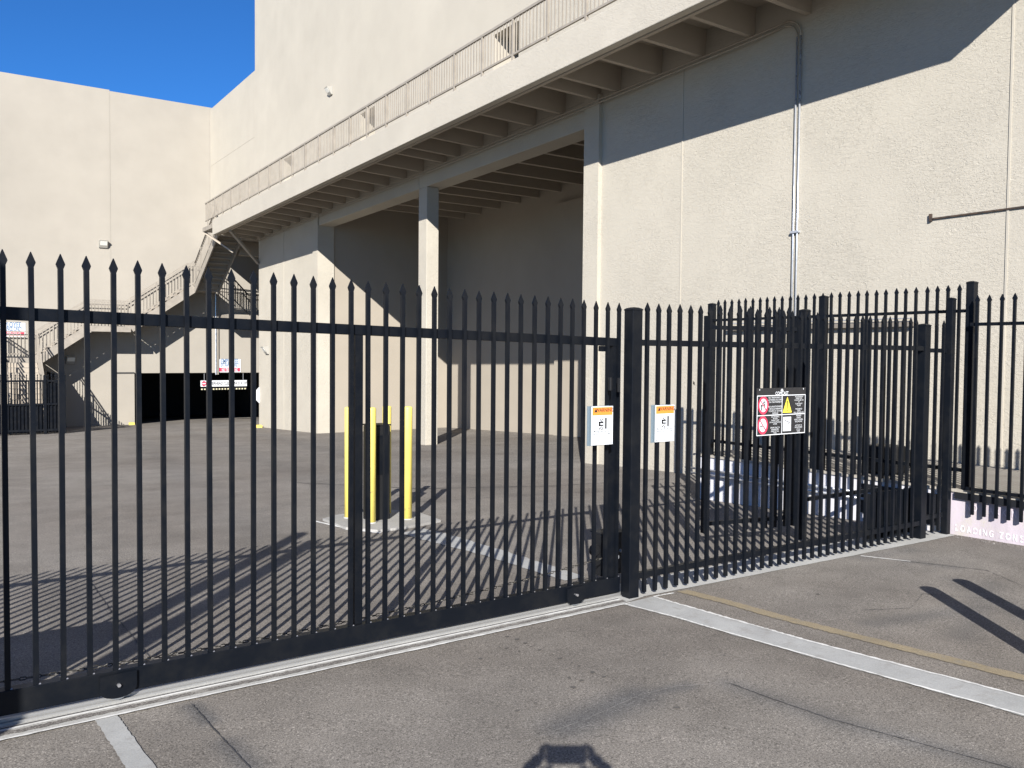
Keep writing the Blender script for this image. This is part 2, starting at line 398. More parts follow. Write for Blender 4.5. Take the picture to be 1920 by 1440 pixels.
part(MB().ybox(14.4, 14.8, YB0-.05, YB1+.05, low, lambda y: midz(y)+.55), 'bay_back_wall', M_bay, mbld)
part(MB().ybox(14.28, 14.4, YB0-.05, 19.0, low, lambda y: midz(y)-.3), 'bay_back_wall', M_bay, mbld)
part(MB().ybox(10.28, 14.8, YB0-.05, YB1+.05, lambda y: midz(y)+.5, lambda y: midz(y)+.6), 'bay_ceiling', M_under, mbld)
for y in [13.6, 14.7, 15.75, 16.8, 17.9, 18.97, 20.0, 20.95, 22.05, 23.15, 24.15]:
    part(MB().ybox(10.285, 14.39, y-.055, y+.055, lambda t: midz(t)+.04, lambda t: midz(t)+.499), 'ceiling_rib', M_under, mbld)
# upper wall with the three deep doorways
doors = [(14.34, 15.29), (21.15, 22.09), (27.52, 28.41)]
def upbox(y0, y1, zb, zt): return MB().ybox(9.8, 10.5, y0, y1, zb, zt)
edges = [Y0]+[e for d in doors for e in d]+[Y1]
for i in range(0, len(edges), 2):
    part(upbox(edges[i], edges[i+1], midz, DT), 'upper_wall', M_wall_far if i else M_wall, mbld)
part(upbox(Y0, Y1, DT, lambda y: 17.0), 'upper_wall', M_wall_far, mbld)
DF = lambda y: FB(y)+.495
for a, b in doors: part(upbox(a, b, midz, DF), 'door_sill', M_wall_far, mbld)
for a, b in doors:
    part(MB().ybox(10.5, 12.0, b, b+.1, lambda y: DF(y)-.1, DT), 'door_recess', M_wall_far, mbld)
    part(MB().ybox(10.5, 12.0, a-.1, a, lambda y: DF(y)-.1, DT), 'door_recess', M_wall_far, mbld)
    part(MB().ybox(12.0, 12.1, a-.1, b+.1, lambda y: DF(y)-.1, DT), 'door', M_tan, mbld)
    part(MB().ybox(10.5, 12.1, a-.1, b+.1, lambda y: DF(y)-.1, DF), 'door_floor', M_under, mbld)
    part(MB().ybox(10.5, 12.1, a-.1, b+.1, lambda y: DT(y)+.002, lambda y: DT(y)+.1), 'door_recess', M_wall_far, mbld)
part(MB().box((10.5, Y0, 16.5), (30, Y1, 17.0)), 'roof', M_under, mbld)
part(MB().box((10.3, 30.7, -2.6), (30, 31.12, 6.2)), 'end_wall', M_wall_far, mbld)
part(MB().box((10.5, 31.12, 5.9), (30, 31.535, 17.0)), 'end_wall', M_wall_far, mbld)
part(MB().box((10.5, Y0, -2.6), (30, Y0+.4, 17.0)), 'end_wall', M_wall_far, mbld)
# walkway deck: slab, ribs, fascia
YD0 = 3.45
a, b = YD0+.02, 31.5
deck = part(MB().hexa([(8.40, a, FB(a)+.42), (9.795, a, FB(a)+.42), (9.795, b, FB(b)+.42), (8.40, b, FB(b)+.42),
                       (8.40, a, FB(a)+.49), (9.795, a, FB(a)+.49), (9.795, b, FB(b)+.49), (8.40, b, FB(b)+.49)]), 'walkway_slab', M_under, mbld)
fas = part(MB().ybox(8.25, 8.40, YD0, 31.54, FB, FT), 'fascia', M_fascia, mbld, bev=.012)
part(MB().ybox(8.405, 8.47, YD0+.02, 31.5, lambda y: FB(y)-.015, lambda y: FB(y)+.05), 'fascia_lip', M_under, mbld)
part(MB().ybox(8.41, 9.79, YD0, YD0+.15, FB, lambda y: FB(y)+.35), 'end_beam', M_fascia, mbld)
for y in [4.6, 5.5, 6.4, 7.4, 8.35, 9.3, 10.25, 11.25, 11.78, 12.8, 13.75, 14.75, 15.7, 16.67, 17.3, 18.4, 19.3, 20.3, 21.25, 22.2, 23.15, 24.1, 25.0, 25.95, 26.9, 27.8, 28.7, 29.6, 30.6, 31.35]:
    a, b = y-.038, y+.038
    part(MB().hexa([(8.475, a, FB(a)+.03), (9.795, a, JN(a)-.05), (9.795, b, JN(b)-.05), (8.475, b, FB(b)+.03),
                    (8.475, a-.02, FB(a)+.425), (9.795, a-.02, FB(a)+.425), (9.795, b+.02, FB(b)+.425), (8.475, b+.02, FB(b)+.425)]), 'deck_rib', M_under, mbld)
part(MB().bar((8.45, 29.97, FB(30)-.02), (9.78, 31.10, 4.9), .09, .09), 'diagonal_brace', M_tan, mbld)
# vertical joints of the stucco, proud beads
for y, z0, z1 in ((9.72, -.3, 6.2), (4.74, .46, 6.3), (28.4, -1.2, 5.8)):
    part(MB().box((9.790, y-.012, z0), (9.799, y+.012, z1)), 'joint_bead', M_wall_far, mbld)

# walkway railing
rail = thing('walkway_railing', 'long tan steel picket railing on top of the raised walkway', 'railing', (8.3, 12, 6.7))
XR = 8.29
part(MB().ybox(XR-.022, XR+.022, YD0, 32.64, lambda y: HR(y)-.045, HR), 'top_rail', M_tan, rail)
part(MB().ybox(XR-.018, XR+.018, YD0, 32.64, lambda y: FT(y)+.09, lambda y: FT(y)+.125), 'bottom_rail', M_tan, rail)
postm = MB().box((-.022, -.022, 0), (.022, .022, 1)).mesh('rail_post', M_tan)
balm = MB().box((-.009, -.009, 0), (.009, .009, 1)).mesh('baluster', M_tan)
yp = 4.3
while yp < 32.7:
    for k in range(0, 10):
        y = yp+k*.1
        if y > 32.62: break
        z0 = FT(y)+(.005 if k == 0 else .12)
        if k == 0 and y > 31.6: z0 -= .2
        inst('rail_post' if k == 0 else 'baluster', postm if k == 0 else balm, rail, local(rail, (XR, y, z0)), scale=(1, 1, HR(y)-.04-z0))
    yp += 1.0
# wing beyond the corner
wing = thing('wing_wall', 'lower tan block that carries on behind the corner of the tall building', 'building', (9.8, 34, 5.9))
part(MB().box((9.8, 31.545, 6.0), (10.3, 37.75, 12.02)), 'wall', M_wall_far, wing)
part(MB().box((10.3, 31.545, 11.7), (20, 37.75, 12.0)), 'roof', M_under, wing)
part(MB().box((10.31, 31.545, 6.0), (20, 37.75, 6.3)), 'soffit', M_under, wing)
part(MB().box((9.85, 33.7, 5.45), (12.2, 34.0, 5.99)), 'soffit_beam', M_under, wing)
part(MB().box((9.795, 31.6, 9.6), (9.799, 37.7, 9.615)), 'joint_bead', M_wall_far, wing)
# far building with the garage mouth
far = thing('garage_building', 'tan building across the yard with a dark garage opening and a stair on its face', 'building', (2, 37.8, -1.4))
XF0 = -40
GO0, GO1, GT = 6.72, 13.2, .74
part(MB().box((XF0, 37.8, -3), (5.86, 38.3, 12.17)), 'wall', M_wall_yard, far)
part(MB().box((5.863, 37.78, -3), (GO0, 38.3, 12.12)), 'wall', M_wall_yard, far)
part(MB().box((GO0, 37.78, GT), (GO1, 38.3, 12.12)), 'wall', M_wall_yard, far)
part(MB().box((GO1, 37.78, -3), (24, 38.3, 12.12)), 'wall', M_wall_yard, far)
part(MB().box((5.845, 37.772, -1.4), (5.865, 37.779, 12.0)), 'joint_bead', M_wall_yard, far)
part(MB().box((5.95, 37.76, .72), (GO0-.002, 37.779, .78)), 'lintel_strip', M_dark, far)
part(MB().box((XF0, 38.3, 11.4), (24, 50, 11.7)), 'roof', M_under, far)
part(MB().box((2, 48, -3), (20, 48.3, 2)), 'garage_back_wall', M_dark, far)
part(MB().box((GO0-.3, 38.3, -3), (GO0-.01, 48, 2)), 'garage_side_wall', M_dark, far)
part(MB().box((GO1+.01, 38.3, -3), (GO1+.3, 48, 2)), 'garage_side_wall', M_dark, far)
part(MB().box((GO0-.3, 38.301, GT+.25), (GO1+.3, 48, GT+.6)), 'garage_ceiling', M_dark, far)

# ------------------------------------------------------------------ staircase on the far wall
st = thing('outdoor_staircase', 'tan steel staircase zigzagging down the far wall from the raised walkway', 'staircase', (7, 36.5, -1.3))
def flight(p0, p1, wdir, width, n, topflight=False):
    p0 = Vector(p0); p1 = Vector(p1); wd = Vector(wdir)
    for k in (0, 1):
        o = wd*width*k
        part(MB().bar(p0+o+Vector((0, 0, -.12)), p1+o+Vector((0, 0, -.12)), .05, .30), 'stringer', M_tan, st)
        part(MB().bar(p0+o+Vector((0, 0, 1.0)), p1+o+Vector((0, 0, 1.0)), .04, .04), 'handrail', M_tan, st)
        part(MB().bar(p0+o+Vector((0, 0, .86)), p1+o+Vector((0, 0, .86)), .03, .03), 'handrail', M_tan, st)
        part(MB().bar(p0+o+Vector((0, 0, .14)), p1+o+Vector((0, 0, .14)), .03, .03), 'handrail', M_tan, st)
        L = (p1-p0); m = int(Vector((L.x, L.y)).length/.12)
        for i in range(m+1):
            q_ = p0+o+L*i/m
            big = i % 10 == 0
            inst('rail_post' if big else 'baluster', postm if big else balm, st, local(st, q_+Vector((0, 0, .0 if big else .14))), scale=(.9, .9, 1.0 if big else .72))
    for i in range(1, n):
        q_ = p0+(p1-p0)*i/n; d = (p1-p0); d.z = 0; d.normalize()
        a = q_+wd*.03; b = q_+wd*(width-.03)
        part(MB().bar(a, b, .37, .035), 'tread', M_tan, st)
        part(MB().bar(a+d*(.19 if p1.z < p0.z else -.19)-Vector((0, 0, .12)), b+d*(.19 if p1.z < p0.z else -.19)-Vector((0, 0, .12)), .012, .22), 'riser', M_under, st)
def landing(x0, x1, y0, y1, z, rails):
    part(MB().box((x0, y0, z-.22), (x1, y1, z)), 'landing', M_tan, st)
    for (ax, ay), (bx, by) in rails:
        for h in (1.0, .86, .14): part(MB().bar((ax, ay, z+h), (bx, by, z+h), .035, .035), 'handrail', M_tan, st)
        m = max(2, int(math.hypot(bx-ax, by-ay)/.12))
        for i in range(m+1): inst('baluster', balm, st, local(st, (ax+(bx-ax)*i/m, ay+(by-ay)*i/m, z+.14)), scale=(1, 1, .86))
YS = 36.35
part(MB().box((8.25, 31.56, 6.12), (9.78, 32.9, 6.27)), 'landing', M_tan, st)
part(MB().bar((8.3, 32.85, 6.1), (9.0, 31.56, 5.3), .06, .06), 'landing_brace', M_under, st)
for h in (0,):
    part(MB().bar((8.29, 32.64, 7.14), (8.75, 32.9, 7.14), .04, .04), 'handrail', M_tan, st)
flight((8.80, 32.9, 6.25), (8.80, YS, 4.30), (1, 0, 0), .92, 11)
landing(8.80, 9.78, YS, 37.7, 4.38, [((8.80, 37.6), (9.7, 37.6)), ((9.76, YS), (9.76, 37.6))])
flight((8.80, YS, 4.38), (6.35, YS, 2.66), (0, 1, 0), 1.25, 10)
landing(4.85, 6.35, YS, 37.65, 2.62, [((4.85, YS), (6.35, YS)), ((4.85, 37.6), (6.35, 37.6))])
flight((4.85, YS, 2.62), (3.14, YS, 1.40), (0, 1, 0), 1.25, 7)
landing(1.9, 3.14, YS, 37.65, 1.36, [((1.9, 37.6), (3.14, 37.6)), ((1.9, YS), (1.9, 37.6))])
flight((1.98, YS, 1.36), (1.98, 32.9, -1.0), (1, 0, 0), 1.1, 13)
for x, y, z in ((4.9, YS+.05, 2.4), (6.3, YS+.05, 2.4), (1.95, YS+.05, 1.1), (3.1, YS+.05, 1.1)):
    pass
part(MB().box((2.0, YS+.02, -1.4), (3.1, 37.7, 1.13)), 'landing_block', M_wall_far, st)
rb = thing('balcony_railing', 'dark small stair railing in the shade behind the tall building corner', 'railing', (11.2, 36.5, 3.2))
part(MB().box((10.2, 36.6, 3.0), (14, 37.7, 3.25)), 'balcony_slab', M_tan, rb)
part(MB().bar((10.2, 36.55, 5.0), (11.05, 36.55, 4.1), .05, .05), 'handrail', M_blk, rb)
part(MB().bar((11.05, 36.55, 4.1), (14, 36.55, 4.1), .05, .05), 'handrail', M_blk, rb)
part(MB().bar((11.05, 36.55, 3.9), (14, 36.55, 3.9), .04, .04), 'handrail', M_blk, rb)
part(MB().bar((10.2, 36.55, 4.1), (11.05, 36.55, 3.3), .04, .04), 'handrail', M_blk, rb)
for i in range(32):
    x = 10.25+i*.12; z = 5.0-.9*(x-10.2)/.85 if x < 11.05 else 4.1
    zb = 4.1-.8*(x-10.2)/.85 if x < 11.05 else 3.25
    inst('baluster', MB().box((-.012, -.012, 0), (.012, .012, 1)).mesh('baluster', M_blk) if i == 0 else bm_, rb, local(rb, (x, 36.55, zb)), scale=(1, 1, z-zb)) if i else None
    if i == 0:
        bm_ = MB().box((-.012, -.012, 0), (.012, .012, 1)).mesh('baluster', M_blk)
        inst('baluster', bm_, rb, local(rb, (x, 36.55, zb)), scale=(1, 1, z-zb))

# ------------------------------------------------------------------ wall fittings
def wall_light(p, face, label, s=1.):
    t = thing('wall_light', label, 'wall light', p, 'box shaped lights on the walls')
    if face == 'x':   # wall faces -x
        h = MB().hexa([(-.02*s, -.17*s, -.14*s), (0, -.17*s, -.14*s), (0, .17*s, -.14*s), (-.02*s, .17*s, -.14*s)] and
                      [(-.06*s, -.16*s, -.15*s), (-.002, -.16*s, -.15*s), (-.002, .16*s, -.15*s), (-.06*s, .16*s, -.15*s),
                       (-.26*s, -.16*s, .14*s), (-.002, -.16*s, .17*s), (-.002, .16*s, .17*s), (-.26*s, .16*s, .14*s)])
        l = MB().hexa([(-.075*s, -.13*s, -.12*s), (-.065*s, -.13*s, -.12*s), (-.065*s, .13*s, -.12*s), (-.075*s, .13*s, -.12*s),
                       (-.245*s, -.13*s, .10*s), (-.20*s, -.13*s, .10*s), (-.20*s, .13*s, .10*s), (-.245*s, .13*s, .10*s)])
    else:             # wall faces -y
        h = MB().hexa([(-.16*s, -.06*s, -.15*s), (.16*s, -.06*s, -.15*s), (.16*s, -.002, -.15*s), (-.16*s, -.002, -.15*s),
                       (-.16*s, -.26*s, .14*s), (.16*s, -.26*s, .14*s), (.16*s, -.002, .17*s), (-.16*s, -.002, .17*s)])
        l = MB().hexa([(-.13*s, -.075*s, -.12*s), (.13*s, -.075*s, -.12*s), (.13*s, -.065*s, -.12*s), (-.13*s, -.065*s, -.12*s),
                       (-.13*s, -.245*s, .10*s), (.13*s, -.245*s, .10*s), (.13*s, -.20*s, .10*s), (-.13*s, -.20*s, .10*s)])
    h.build('housing', M_fix, t, bev=.006); l.build('lens', M_lamp, t)
wall_light((9.8, 24.2, 9.42), 'x', 'small grey box light high on the wall above the walkway', .72)
wall_light((5.58, 37.8, 5.95), 'y', 'white lensed box light on the far wall below the sky, left of the wall joint', 1.)
wall_light((9.8, 30.1, 1.72), 'x', 'little box light low on the white pier right of the garage mouth', .9)
wall_light((4.37, 37.8, 1.27), 'y', 'shaded box light on the far wall under the staircase', 1.)
cd2 = thing('conduit_pair', 'pair of galvanised conduits running up the wall and bending under the walkway', 'conduit', (9.77, 7.53, .43))
for k, (yy, dz) in enumerate(((7.50, 0), (7.565, .055))):
    r_ = .2+.06*k
    pts = [(9.775, yy, .44), (9.775, yy, JN(yy)-.09-.2+(0 if not k else .0))]
    zc = JN(yy)-.29; yc = yy+(.2 if not k else .26)-(.0)
    zc = JN(yy+.3)-.29; rad = .2+(.055 if k == 0 else 0)
    pts = [(9.775, yy, .44), (9.775, yy, zc)]; part(MB().tube(pts, .0125, 10), 'pipe', M_galv, cd2, smooth=True)
    pts = [(9.775, yy, zc)]; yc = yy+rad
    for a in range(1, 9):
        t = a/8*math.pi/2; pts.append((9.775, yc-math.cos(t)*rad, zc+math.sin(t)*(rad+.0)))
    z_at = lambda y: JN(y)-(.03 if k == 0 else .085)
    part(MB().tube([pts[-1], (9.70, yc+.5, z_at(yc+.5)-.05), (9.70, 31.0, z_at(31.0)-.05)], .012, 8), 'painted_run', M_under, cd2, smooth=True)
    part(MB().tube(pts, .0125, 10), 'elbow', M_under, cd2, smooth=True)
for z in (2.0, 3.35): part(MB().box((9.752, 7.465, z), (9.799, 7.60, z+.03)), 'strap', M_galv, cd2)
cf = thing('conduit_far', 'thin grey downpipe on the far wall left of the red and white notice', 'conduit', (10.0, 37.75, .6))
part(MB().tube([(10.0, 37.72, .66), (10.0, 37.72, 4.2)], .03, 8), 'pipe', M_galv, cf); part(MB().tube([(10.09, 37.72, .66), (10.09, 37.72, 4.2)], .03, 8), 'pipe', M_tan, cf)
bar = thing('wall_angle_iron', 'rusty brown angle iron fixed level on the wall at the right edge', 'bracket', (9.8, 4.6, 3.3))
part(MB().box((9.778, 2.0, 3.292), (9.799, 5.62, 3.310)), 'angle', M_rust, bar); part(MB().box((9.77, 5.60, 3.27), (9.798, 5.63, 3.36)), 'end_tab', M_rust, bar)
tk = thing('wall_track', 'pale horizontal bar and rod on the wall seen behind the fence pickets', 'bracket', (9.8, 6.4, 2.07))
part(MB().box((9.72, 5.78, 2.03), (9.799, 8.7, 2.085)), 'bar', mat('brown_grey_paint', (.17, .15, .125), .7), tk)
part(MB().tube([(9.75, 5.8, 2.13), (9.75, 8.7, 2.13)], .008, 6), 'rod', M_galv, tk)
sgn = MB(); 
for i in range(5): sgn.poly([(9.796, 9.41+.03*i-.05*(i % 2), 1.22+.02*i), (9.796, 9.38+.03*i, 1.25+.02*i), (9.796, 9.37+.03*i, 1.19+.015*i)])
tag(sgn.build('wall_scar', M_blk2), 'small black scuffed patch on the wall between the fence pickets', 'mark')
# small yellow kerb blocks either side of the garage mouth
for (x, y), lb in (((6.55, 37.45), 'small yellow kerb block at the left side of the dark garage mouth'), ((9.62, 30.6), 'small yellow kerb block at the foot of the white corner right of the garage')):
    t = MB().box((-.10, -.14, -.1), (.10, .14, .10)).build('kerb_block', M_curbY, loc=(x, y, g(x, y)), bev=.02); tag(t, lb, 'kerb', 'yellow kerb blocks at the garage')
dm = thing('corner_plate', 'white diamond shaped plate sticking out at the corner right of the garage mouth', 'sign', (9.76, 31.05, .07))
MB().hexa([(.03, 0, -.30), (.05, 0, 0), (.05, .02, 0), (.03, .02, -.30), (-.26, 0, 0), (.03, 0, .30), (.03, .02, .30), (-.26, .02, 0)]).build('plate', M_signW, dm)

# ------------------------------------------------------------------ loading dock
dk = thing('loading_dock', 'low concrete loading dock along the wall with a chipped white painted face', 'loading dock', (7.85, 4, 0))
part(MB().box((7.86, -9, -.6), (9.795, 7.46, .405)), 'dock_body', M_docktop, dk)
part(MB().box((7.83, -9, .407), (9.79, 7.50, .432)), 'dock_slab', M_docktop, dk)
part(MB().box((7.85, 4.30, -.6), (7.859, 7.46, .404)), 'painted_face', M_dockW, dk)
part(MB().box((7.85, -9, -.6), (7.859, 4.297, .404)), 'painted_face', M_dockP, dk)
part(MB().box((7.822, -9, .345), (7.849, 4.19, .404)), 'lip_shade_strip', M_shield, dk)  # dark strip standing for the shade under the slab lip
part(MB().box((7.83, 4.36, .06), (7.848, 5.16, .36)), 'dock_bumper', M_shield, dk)
for z in (.19, .25): part(MB().tube([(7.80, 5.0, z+.02), (7.80, 7.6, z)], .014, 8), 'edge_pipe', M_galv, dk, smooth=True)
lt = MB(); RY, UZ, NX = (0, -1, 0), (0, 0, 1), (-1, 0, 0)
xx = 7.846
yl_ = 4.185
ml = mat('faded_white_lettering', (.75, .74, .76), .8); q = NT(ml); q.col(q.mix((.78, .77, .79), (.46, .42, .45), q.ramp(q.noise(38, 5, .75), [(.47, 0.), (.58, 1.)])))
ml2 = mat('nearly_worn_lettering', (.60, .545, .60), .8)
def stencil(word, y, z, ml=ml):
    for ch in word:
        adv = {'I': .028, ' ': .03}.get(ch, .0575); y -= adv/2
        if ch != ' ':
            lt = MB(); addtext(lt, ch, .084, (xx, y, z), RY, UZ, NX, squeeze=.66); part(lt, 'letter', ml, dk)
        y -= adv/2
stencil('LOADING ZONE', 4.205, .068)
stencil('NO PARKING', 4.10, .275, ml2)
bx = thing('black_cabinet', 'dark rounded cabinet standing on the dock behind the fence', 'cabinet', (8.25, 5.15, .432))
MB().box((-.16, -.14, 0), (.16, .16, .30)).build('case', M_blk2, bx, bev=.03)
MB().tube([(.22, -.12, .15), (.22, .14, .15)], .1, 14).build('drum', M_blk2, bx, smooth=True)
# rubble by the dock foot
mb = MB(); rnd = random.Random(11)
for i in range(260):
    x = 7.83-abs(rnd.gauss(0, .09)); y = rnd.uniform(2.4, 4.2); r_ = rnd.uniform(.004, .014)*(1.3 if rnd.random() > .9 else 1); z = g(x, y)
    vv = [(x+r_*rnd.uniform(-1, 1), y+r_*rnd.uniform(-1, 1), z+r_*rnd.uniform(-.2, 1)) for _ in range(4)]
    o = len(mb.v); mb.v += vv; mb.f += [(o, o+1, o+2), (o, o+1, o+3), (o+1, o+2, o+3), (o, o+2, o+3)]
tag(mb.build('gravel_debris', M_agg), kind='stuff')

# ------------------------------------------------------------------ fences
def picket_mesh(L, along='x', cut_bottom=False, wdt=.0105):
    """square tube with a pressed flat spear tip; origin at the bottom"""
    h = wdt; rings = []
    def ring(a, b, z): return [(-a, -b, z), (a, -b, z), (a, b, z), (-a, b, z)]
    rings = [ring(h, h, 0), ring(h, h, L-.072), ring(h*.98, h*.92, L-.066), ring(h*1.72, h*.66, L-.047), ring(h*1.62, h*.55, L-.042), ring(h*.14, h*.14, L-.001)]
    mb_ = MB()
    for r_ in rings:
        mb_.v += [p if along == 'x' else (p[1], p[0], p[2]) for p in r_]
    for i in range(len(rings)-1):
        for k in range(4):
            a = 4*i+k; b = 4*i+(k+1) % 4; f = (a, b, b+4, a+4); mb_.f.append(f if along == 'x' else f[::-1])
    mb_.f.append((3, 2, 1, 0)); mb_.f.append(tuple(range(4*len(rings)-4, 4*len(rings))))
    return mb_.mesh('picket', M_blk)
def post_part(parent, p, h, w_=.088, name='post'):
    x, y, z = local(parent, p); a = w_/2
    m_ = MB(); m_.hexa([(x-a, y-a, z-.05), (x+a, y-a, z-.05), (x+a, y+a, z-.05), (x-a, y+a, z-.05), (x-a, y-a, z+h-.018), (x+a, y-a, z+h-.018), (x+a, y+a, z+h-.018), (x-a, y+a, z+h-.018)])
    o = m_.build(name, M_blk, parent, bev=.004)
    c = MB(); a2 = a+.002; rg = [(a2, -.02), (a2, -.012), (a*.8, -.004), (a*.45, .001), (a*.1, .003)]
    for r_, dz in rg: c.v += [(x-r_, y-r_, z+h+dz), (x+r_, y-r_, z+h+dz), (x+r_, y+r_, z+h+dz), (x-r_, y+r_, z+h+dz)]
    for i in range(len(rg)-1):
        for k in range(4): q_ = 4*i+k; b = 4*i+(k+1) % 4; c.f.append((q_, b, b+4, q_+4))
    c.f.append((16, 17, 18, 19))
    cp = c.build('post_cap', M_blk, o); return o

# sliding gate -------------------------------------------------------------------
TI = -.0185                                # the gate climbs slightly to the left
gd = Vector((.99835, .0575, 0))
def gp(s, z, off=0): return Vector((3.84, 4.33, 0))+gd*s+Vector((.0575, -.998, 0))*(-off)+Vector((0, 0, z+TI*s))
gate = thing('sliding_gate', 'long black sliding gate of spear topped pickets across the driveway', 'gate', (1.9, 4.25, 0))
def gbar(s0, s1, z0, z1, off, th):
    m_ = MB(); a0, a1 = gp(s0, 0, off), gp(s1, 0, off); n_ = Vector((-.0575, .998, 0))*th/2
    P = []
    for z in (z0, z1):
        P += [a0-n_+Vector((0, 0, z)), a1-n_+Vector((0, 0, z)), a1+n_+Vector((0, 0, z)), a0+n_+Vector((0, 0, z))]
    return m_.hexa(P)
part(gbar(-8.3, -.03, 1.710, 1.765, .033, .045), 'top_rail', M_blk, gate, bev=.003)
part(gbar(-8.3, -.02, .042, .147, .012, .055), 'bottom_rail', M_blk, gate, bev=.003)
part(gbar(-1.992, -1.947, .147, 1.710, .034, .04), 'stile', M_blk, gate)
part(gbar(-.086, -.040, .147, 1.710, .034, .04), 'end_stile', M_blk, gate)
part(gbar(-.19, -.145, 1.672, 1.708, .03, .03), 'stop_tab', M_blk, gate)
pm = picket_mesh(1.86)
s = -.044; i = 0
ga = math.atan2(.0575, .998)
while s > -8.2:
    p = gp(s, .144); jz = random.uniform(-.002, .002)
    inst('picket', pm, gate, local(gate, p)+Vector((0, 0, jz)), rot=(random.uniform(-.002, .002), random.uniform(-.002, .002)-.0005, ga)); s -= .1043 if s > -2.0 else .1062
mb = MB()
for s_ in [-.044-.1043*k for k in range(20)]+[-2.026-.1062*k for k in range(1, 24)]:
    p = gp(s_+.013, .149, -.008); mb.tube([p-Vector((.004, 0, 0)), p+Vector((.004, 0, 0))], .004, 5)
tag(part(mb, 'weld_beads', mat('weld_bright', (.3, .3, .32), .3, .6), gate), kind='stuff')
for s_ in (-3.19, -.43):
    c = gp(s_, .066, -.02)
    m_ = MB(); m_.tube([c+Vector((.0, -.006, .0)), c+Vector((-.001, .03, 0))], .050, 20)
    wh = part(m_, 'wheel', mat('zinc_wheel', (.30, .32, .34), .35, .7), gate, smooth=True)
    n_ = Vector((.0575, -.998, 0)); o = c+n_*.012
    hs_ = MB(); K = 14; ring = []
    for k in range(K+1):
        t = math.pi*(k/K); ring.append(o+gd*math.cos(t)*.078+Vector((0, 0, -abs(math.sin(t))**.7*.052+.012)))
    ring = [o+gd*.078+Vector((0, 0, .07))]+ring+[o-gd*.078+Vector((0, 0, .07))]
    fr = [tuple(p) for p in ring]; bk = [tuple(p-n_*.006) for p in ring]; nn = len(fr)
    hs_.v = fr+bk; hs_.f = [tuple(range(nn))[::-1], tuple(range(nn, 2*nn))]+[(i, (i+1) % nn, nn+(i+1) % nn, nn+i) for i in range(nn)]
    part(hs_, 'wheel_guard', M_blk, gate)
    part(MB().tube([o+n_*.001+Vector((0, 0, .02)), o+n_*.014+Vector((0, 0, .02))], .0085, 6), 'axle_bolt', mat('zinc_bolt', (.5, .5, .52), .3, .8), gate)
part(MB().box((3.652, 4.245, 1.415), (3.672, 4.27, 1.505)), 'catch_plate', M_blk2, gate, bev=.006)
part(MB().box((3.736, 4.255, 1.405), (3.748, 4.275, 1.50)), 'catch_plate', M_blk2, gate, bev=.004)

# front fence ---------------------------------------------------------------------
def fence(name, label, org, axis, first, step, n, zbot, ztop, rails, posts, grp='black spear topped fence panels', pw=.088, m=None, a0=None, a1=None, wdt=.0118):
    t = thing(name, label, 'fence', org, grp)
    me = m or picket_mesh(ztop-zbot, axis, wdt=wdt)
    for k in range(n):
        c = first+step*k
        p = (c, org[1], zbot) if axis == 'x' else (org[0], c, zbot)
        inst('picket', me, t, local(t, p)+Vector((0, 0, random.uniform(-.003, .003))), rot=(random.uniform(-.002, .002), random.uniform(-.002, .002), 0))
    lo_, hi_ = (a0, a1) if a0 is not None else (min(first, first+step*(n-1))-.05, max(first, first+step*(n-1))+.05)
    for z0, z1, off, th in rails:
        mb_ = MB().box((lo_, org[1]+off-th/2, z0), (hi_, org[1]+off+th/2, z1)) if axis == 'x' else MB().box((org[0]+off-th/2, lo_, z0), (org[0]+off+th/2, hi_, z1))
        part(mb_, 'rail', M_blk, t)
    for x, y, z, h in posts: post_part(t, (x, y, z), h, pw)
    return t
YF = 4.25
ff = fence('fence_panel', 'black fence panel between the gate post and the square post by the dock', (5.6, YF, 0), 'x', 3.983, .1014, 33, .032, 2.008,
           [(1.716, 1.757, .018, .036), (.130, .172, .018, .036)], [(3.885, 4.285, 0, 1.972), (7.405, 4.285, -.002, 1.960)], a0=3.93, a1=7.36)
fence('fence_panel', 'short black fence panel of two pickets between the square post and the dock', (7.62, YF, 0), 'x', 7.56, .105, 2, .05, 2.0,
      [(1.70, 1.738, .018, .03), (.17, .21, .018, .03)], [(7.79, 4.25, 0, 2.21)], pw=.062, a0=7.45, a1=7.745)
fence('dock_fence', 'tall black fence on the dock edge behind the front panel', (7.88, 5.8, .43), 'y', 7.17, -.1052, 30, .30, 2.34,
      [(2.075, 2.105, .018, .03), (.59, .625, .018, .03)], [(7.90, 7.29, .43, 1.87), (7.90, 5.70, .43, 1.88), (7.90, 4.12, .43, 1.93)], pw=.074, a0=4.16, a1=7.25)
fence('dock_fence', 'black fence at the right edge hanging over the lilac dock face', (7.80, 3.0, .43), 'y', 4.012, -.1055, 28, .225, 2.226,
      [(1.945, 1.975, .018, .03), (.44, .47, .018, .03)], [(7.84, .95, .43, 1.9)], a0=1.0, a1=4.08)
